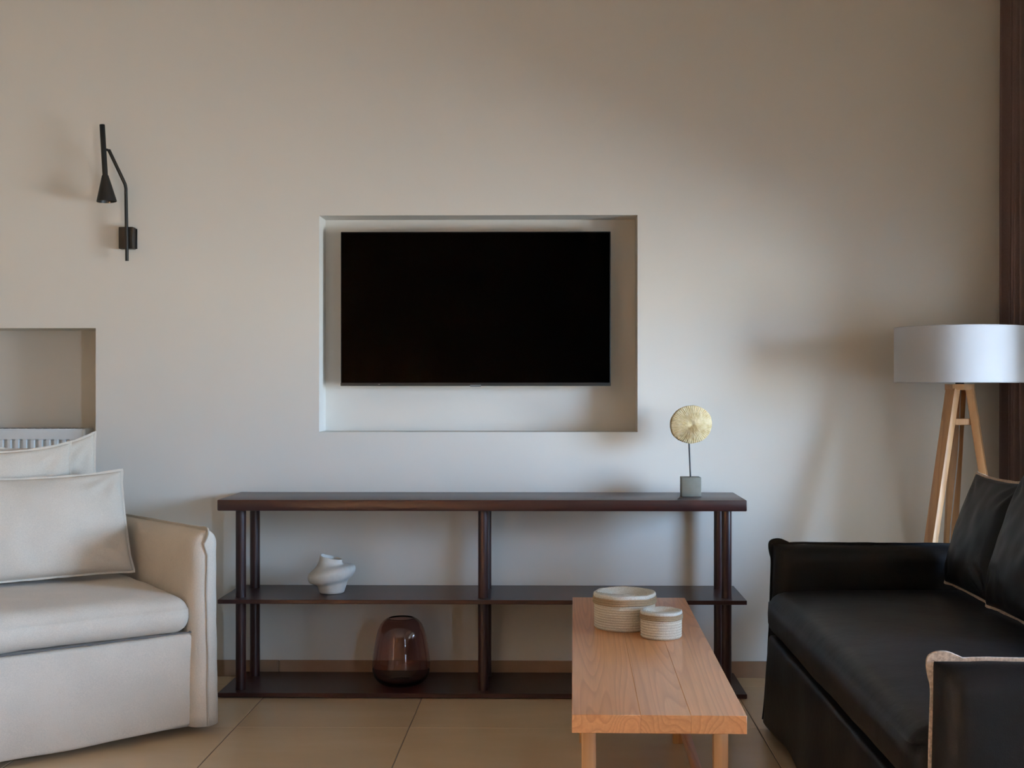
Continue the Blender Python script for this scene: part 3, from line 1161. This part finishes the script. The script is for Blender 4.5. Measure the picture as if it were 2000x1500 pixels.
def basket(loc, R, H, rz, label, seed):
    b = empty('lidded_basket', loc, rz, label, 'basket')
    lid_z = H * 0.70
    bm = bmesh.new()
    n = int(round(lid_z / 0.0068))
    add_lathe(bm, [(0, 0.0), (R * 0.93, 0.0)] + coil_profile(R * 0.95, R * 0.955, 0.002, lid_z + 0.008, n, 0.0026) + [(R * 0.90, lid_z + 0.008), (0, lid_z + 0.008)], 64)
    for v in bm.verts:
        v.co.x *= 1 + 0.012 * nz(v.co, 14.0, seed)
        v.co.y *= 1 + 0.012 * nz(v.co, 14.0, seed + 4)
    bm_obj('body', bm, M['rope_white'], b, angle=180)
    lid = empty('lid', (0, 0, lid_z))
    lid.parent = b
    lh = H - lid_z
    bm = bmesh.new()
    add_lathe(bm, [(R * 0.965, 0.0)] + coil_profile(R * 1.0, R * 0.985, 0.0, lh * 0.64, 3, 0.0028) + [(R * 0.95, lh * 0.64), (R * 0.965, 0.0)], 64)
    for v in bm.verts:
        v.co.z += 0.0022 * nz(v.co, 18.0, seed + 2)
    bm_obj('jute_band', bm, M['rope_tan'], lid, angle=180)
    bm = bmesh.new()
    top_p = [(R * 0.985, lh * 0.62), (R * 1.0, lh * 0.74), (R * 0.985, lh * 0.92), (R * 0.93, lh)]
    m_ = int(R * 0.88 / 0.0062)
    for i in range(m_):
        for k in range(4):
            t = (i + k / 4) / m_
            r = R * 0.90 * (1 - t)
            z = lh * (0.93 - 0.30 * math.sin(min(1.0, t * 1.3) * PI / 2)) + 0.0022 * math.sin(PI * k / 4)
            top_p.append((r, z))
    top_p.append((0, lh * 0.63))
    add_lathe(bm, top_p, 64)
    for v in bm.verts:
        v.co.z += 0.0035 * nz(v.co, 16.0, seed + 2) + 0.0012 * nz(v.co, 60.0, seed)
    bm_obj('coiled_top', bm, M['rope_top'], lid, angle=180)
    return b


basket((0.2085, 3.712, 0.450), 0.0945, 0.107, 0.3, 'larger round rope basket with a tan-banded white lid on the table', 2.2)
basket((0.3065, 3.568, 0.450), 0.0610, 0.078, 1.1, 'smaller round rope basket with a tan-banded white lid on the table', 6.1)

# ------------------------------------------------------------------ white twisted vase
vz = bmesh.new()
#   r, z, tilt (rise towards +x), cx, cy
RV = [(0.000, 0.000, 0.000, 0.002), (0.044, 0.000, 0.000, 0.002), (0.0475, 0.003, 0.000, 0.002), (0.0500, 0.012, 0.000, 0.002),
      (0.0545, 0.026, 0.000, 0.002), (0.0590, 0.037, 0.003, 0.001), (0.0640, 0.043, 0.007, 0.000), (0.0740, 0.048, 0.011, 0.000),
      (0.0840, 0.057, 0.014, 0.000), (0.0890, 0.068, 0.015, 0.001), (0.0905, 0.077, 0.015, 0.001), (0.0880, 0.087, 0.014, 0.002),
      (0.0800, 0.095, 0.013, 0.002), (0.0690, 0.1005, 0.010, 0.001), (0.0590, 0.1045, 0.006, -0.001), (0.0515, 0.109, 0.002, -0.002),
      (0.0460, 0.115, -0.002, -0.002), (0.0425, 0.123, -0.005, -0.002), (0.0410, 0.131, -0.007, -0.001), (0.0405, 0.1365, -0.008, 0.000),
      (0.0385, 0.1380, -0.008, 0.000), (0.0365, 0.1350, -0.008, 0.000), (0.0360, 0.118, -0.004, -0.001), (0.0500, 0.098, 0.006, 0.000),
      (0.0700, 0.080, 0.012, 0.001), (0.0500, 0.050, 0.006, 0.001), (0.0400, 0.012, 0.0, 0.002), (0.0, 0.010, 0.0, 0.002)]
SEG = 72
rings = []
for r, z, tl, cx in RV:
    if r == 0:
        rings.append([vz.verts.new((cx, 0, z))])
        continue
    ring = []
    for k in range(SEG):
        a = 2 * PI * k / SEG
        tt = max(0.0, min(1.0, (z - 0.10) / 0.035))
        rr = r * (1 + 0.03 * math.sin(2 * a + 0.6) * min(1, z / 0.05))
        rr *= 1 + 0.10 * tt * math.cos(3 * a + 1.2)
        zz = z + tl * math.cos(a)
        zz += 0.006 * tt * max(0.0, -math.cos(a)) ** 6      # pointed lip on the left
        # the bulge wraps as a spiral fold
        zz += 0.004 * math.sin(a) * math.sin(PI * min(1, z / 0.105))
        ring.append(vz.verts.new((cx + rr * math.cos(a), rr * math.sin(a), zz)))
    rings.append(ring)
for a, b in zip(rings, rings[1:]):
    for k in range(SEG):
        k2 = (k + 1) % SEG
        if len(a) == 1:
            vz.faces.new((a[0], b[k2], b[k]))
        elif len(b) == 1:
            vz.faces.new((a[k], a[k2], b[0]))
        else:
            vz.faces.new((a[k], a[k2], b[k2], b[k]))
vo = bm_obj('vase', vz, M['ceramic'], None, angle=180)
vo.location = (-0.8735, 4.780, 0.3722)
meta(vo, 'small off-white ceramic vase with a twisted bulging body on the middle shelf', 'vase')

# ------------------------------------------------------------------ plum glass vase
bm = bmesh.new()
outer = [(0.0, 0.004), (0.040, 0.002), (0.066, 0.0), (0.078, 0.004), (0.094, 0.016), (0.106, 0.034), (0.1115, 0.056), (0.1125, 0.075), (0.1110, 0.100),
         (0.1070, 0.130), (0.1015, 0.160), (0.0955, 0.190), (0.0890, 0.213), (0.0800, 0.232), (0.0680, 0.246), (0.0560, 0.2535), (0.0490, 0.2560)]
th = 0.0035
inner = [(0.0470, 0.2555), (0.0545, 0.2500), (0.0660, 0.2425), (0.0770, 0.2290), (0.0855, 0.2110), (0.0920, 0.1890), (0.0980, 0.159), (0.1035, 0.129),
         (0.1075, 0.100), (0.1090, 0.075), (0.1080, 0.057), (0.1020, 0.037), (0.0900, 0.021), (0.0740, 0.012), (0.040, 0.010), (0.0, 0.012)]
add_lathe(bm, outer + inner, 72)
go = bm_obj('glass_vase', bm, M['glass'], None, angle=180)
go.location = (-0.5995, 4.768, 0.0207)
meta(go, 'translucent plum brown glass vase on the bottom shelf', 'vase')

# ------------------------------------------------------------------ disc on a stand
ds = empty('disc_ornament', (0.5262, 4.795, 0.7487), label='pale yellow coral disc on a thin rod with a grey block base', cat='ornament')
box_obj('block_base', M['stone_base'], ds, -0.0375, 0.0375, -0.0375, 0.0375, 0.0, 0.0745, 0.002, 2)
bm = bmesh.new()
add_tube(bm, [(-0.0005, 0, 0.0745), (-0.006, 0, 0.215)], 0.0032, 12)
bm_obj('rod', bm, M['rod'], ds)
bm = bmesh.new()
SEG, NR = 180, 18
fr, bk = [], []
for side, store in ((-1, fr), (1, bk)):
    for i in range(NR + 1):
        t = i / NR
        ring = []
        for k in range(SEG):
            a = 2 * PI * k / SEG
            ca, sa = math.cos(a), math.sin(a)
            ro = 1 + 0.030 * nz((ca, sa, 0), 1.6, 3.0) + 0.012 * nz((ca, sa, 1), 6.0, 1.0)
            rx, rz = 0.0835 * ro, 0.0735 * ro
            dome = (1 - t ** 2.4)
            y = side * (0.006 + 0.015 * dome)
            ridge = 0.0017 * math.sin(k / SEG * 2 * PI * 60) * min(1, t * 2.5) + 0.0022 * nz((ca * t * 6, sa * t * 6, 0), 2.0, 2.0)
            cen = 0.005 * math.exp(-(t / 0.10) ** 2)
            y += side * (ridge - cen)
            jag = 1 + (0.018 * (k % 3 == 0) if i == NR else 0)
            ring.append((rx * t * ca * jag, y, rz * t * sa * jag))
        store.append(ring)
vf_ = []
for store in (fr, bk):
    L_ = []
    for i, ring in enumerate(store):
        if i == 0:
            L_.append([bm.verts.new((0, ring[0][1], 0))])
        else:
            L_.append([bm.verts.new(p) for p in ring])
    vf_.append(L_)
for s_, L_ in enumerate(vf_):
    for a, b in zip(L_, L_[1:]):
        for k in range(SEG):
            k2 = (k + 1) % SEG
            if len(a) == 1:
                bm.faces.new((a[0], b[k], b[k2]))
            else:
                bm.faces.new((a[k], a[k2], b[k2], b[k]))
for k in range(SEG):
    k2 = (k + 1) % SEG
    bm.faces.new((vf_[0][-1][k], vf_[0][-1][k2], vf_[1][-1][k2], vf_[1][-1][k]))
o = bm_obj('coral_disc', bm, M['coral'], ds, angle=180)
o.location = (0.0015, 0, 0.279)
o.rotation_euler = (0, math.radians(-6), math.radians(8))

# ------------------------------------------------------------------ tripod floor lamp
LX, LY = 1.5246, 4.655
lamp = empty('floor_lamp', (LX, LY, 0), label='tripod floor lamp with wooden legs and a white drum shade', cat='floor lamp')
bm = bmesh.new()
R_, t_ = 0.2385, 0.0016
add_lathe(bm, [(R_, 1.190), (R_, 1.3975), (R_ - t_, 1.3975), (R_ - t_, 1.190)], 96, closed=True)
shade = bm_obj('drum_shade', bm, M['shade'], lamp, angle=60)
bm = bmesh.new()
for z in (1.1915, 1.396):
    pts = [((R_ - 0.001) * math.cos(2 * PI * k / 96), (R_ - 0.001) * math.sin(2 * PI * k / 96), z) for k in range(97)]
    add_tube(bm, pts, 0.0022, 8, caps=False)
bm_obj('rim', bm, M['shade'], shade)
bm = bmesh.new()
for k in range(3):
    a = 2 * PI * k / 3 + 0.5
    add_tube(bm, [(0.02 * math.cos(a), 0.02 * math.sin(a), 1.375), ((R_ - 0.002) * math.cos(a), (R_ - 0.002) * math.sin(a), 1.392)], 0.002, 8)
add_lathe(bm, [(0.018, 1.372), (0.024, 1.372), (0.024, 1.377), (0.018, 1.377)], 24, closed=True)
bm_obj('shade_spider', bm, M['black_metal'], shade)
bm = bmesh.new()
add_lathe(bm, [(0, 1.162), (0.056, 1.162), (0.056, 1.184), (0, 1.184)], 8)
bm_obj('hub', bm, M['lamp_wood'], lamp, angle=20)
bm = bmesh.new()
add_lathe(bm, [(0, 1.184), (0.016, 1.184), (0.016, 1.372), (0.010, 1.376), (0, 1.376)], 20)
bm_obj('lamp_holder', bm, M['black_metal'], lamp)
bm = bmesh.new()
add_lathe(bm, [(0, 1.376), (0.012, 1.378), (0.0135, 1.385), (0.0, 1.394)], 20)
bm_obj('bulb', bm, M['bulb'], lamp)
legs = [((-0.032, -0.020, 1.166), (-0.228, -0.110, 0.0)), ((0.032, -0.020, 1.166), (0.188, -0.095, 0.0)), ((0.006, 0.030, 1.166), (0.004, 0.215, 0.0))]
for a, b in legs:
    bm = bmesh.new()
    va_, vb_ = Vector(a), Vector(b)
    d = (vb_ - va_)
    vb_ = va_ + d * (1 - 0.012)
    up = Vector((d.x, d.y, 0)).normalized()
    add_bar(bm, va_, vb_, 0.050, 0.028, up, 0.044, 0.026)
    bm_obj('leg', bm, M['lamp_wood'], lamp)
bm = bmesh.new()
add_bar(bm, (-0.045, -0.026, 1.043), (0.050, -0.026, 1.043), 0.024, 0.022, Vector((0, 1, 0)))
bm_obj('cross_bar', bm, M['lamp_wood'], lamp)
bm = bmesh.new()
cp = smooth_path([(0.004, 0.0, 1.165), (0.003, 0.012, 1.04), (0.001, 0.02, 0.93), (-0.012, 0.035, 0.75), (-0.02, 0.05, 0.60), (-0.016, 0.07, 0.40),
                  (-0.03, 0.06, 0.15), (-0.02, 0.05, 0.01), (0.06, 0.09, 0.005)], 8)
add_tube(bm, cp, 0.0022, 8)
bm_obj('cord', bm, M['cord'], lamp)

# ------------------------------------------------------------------ curtain
cur = empty('curtain', (1.80, 4.70, 0.0), label='dark brown pleated curtain hanging behind the floor lamp', cat='curtain')
bm = bmesh.new()
NS, NZ = 150, 26
cols = []
for i in range(NS + 1):
    t = i / NS
    col = []
    for k in range(NZ + 1):
        z = 0.02 + (2.90 - 0.02) * k / NZ
        w = 1.0 - 0.25 * (k / NZ)
        ph = t * 2 * PI * 5.5
        xx = 0.045 * w * math.sin(ph) + 0.010 * math.sin(ph * 2.3 + 1.0) + 0.006 * nz((t * 9, z * 0.6, 0), 1.0, 4.0)
        yy = 0.225 - 0.40 * t + 0.012 * math.cos(ph * 1.0 + 0.4) + 0.004 * nz((t * 6, z * 0.9, 2), 1.0, 9.0)
        col.append(bm.verts.new((xx, yy, z)))
    cols.append(col)
for a, b in zip(cols, cols[1:]):
    for k in range(NZ):
        bm.faces.new((a[k], a[k + 1], b[k + 1], b[k]))
co = bm_obj('drape', bm, M['curtain'], cur, angle=180)
sol = co.modifiers.new('thickness', 'SOLIDIFY')
sol.thickness = 0.002
box_obj('track', M['white_metal'], cur, -0.02, 0.02, -2.2, 0.22, 2.905, 2.95, 0.002, 1)
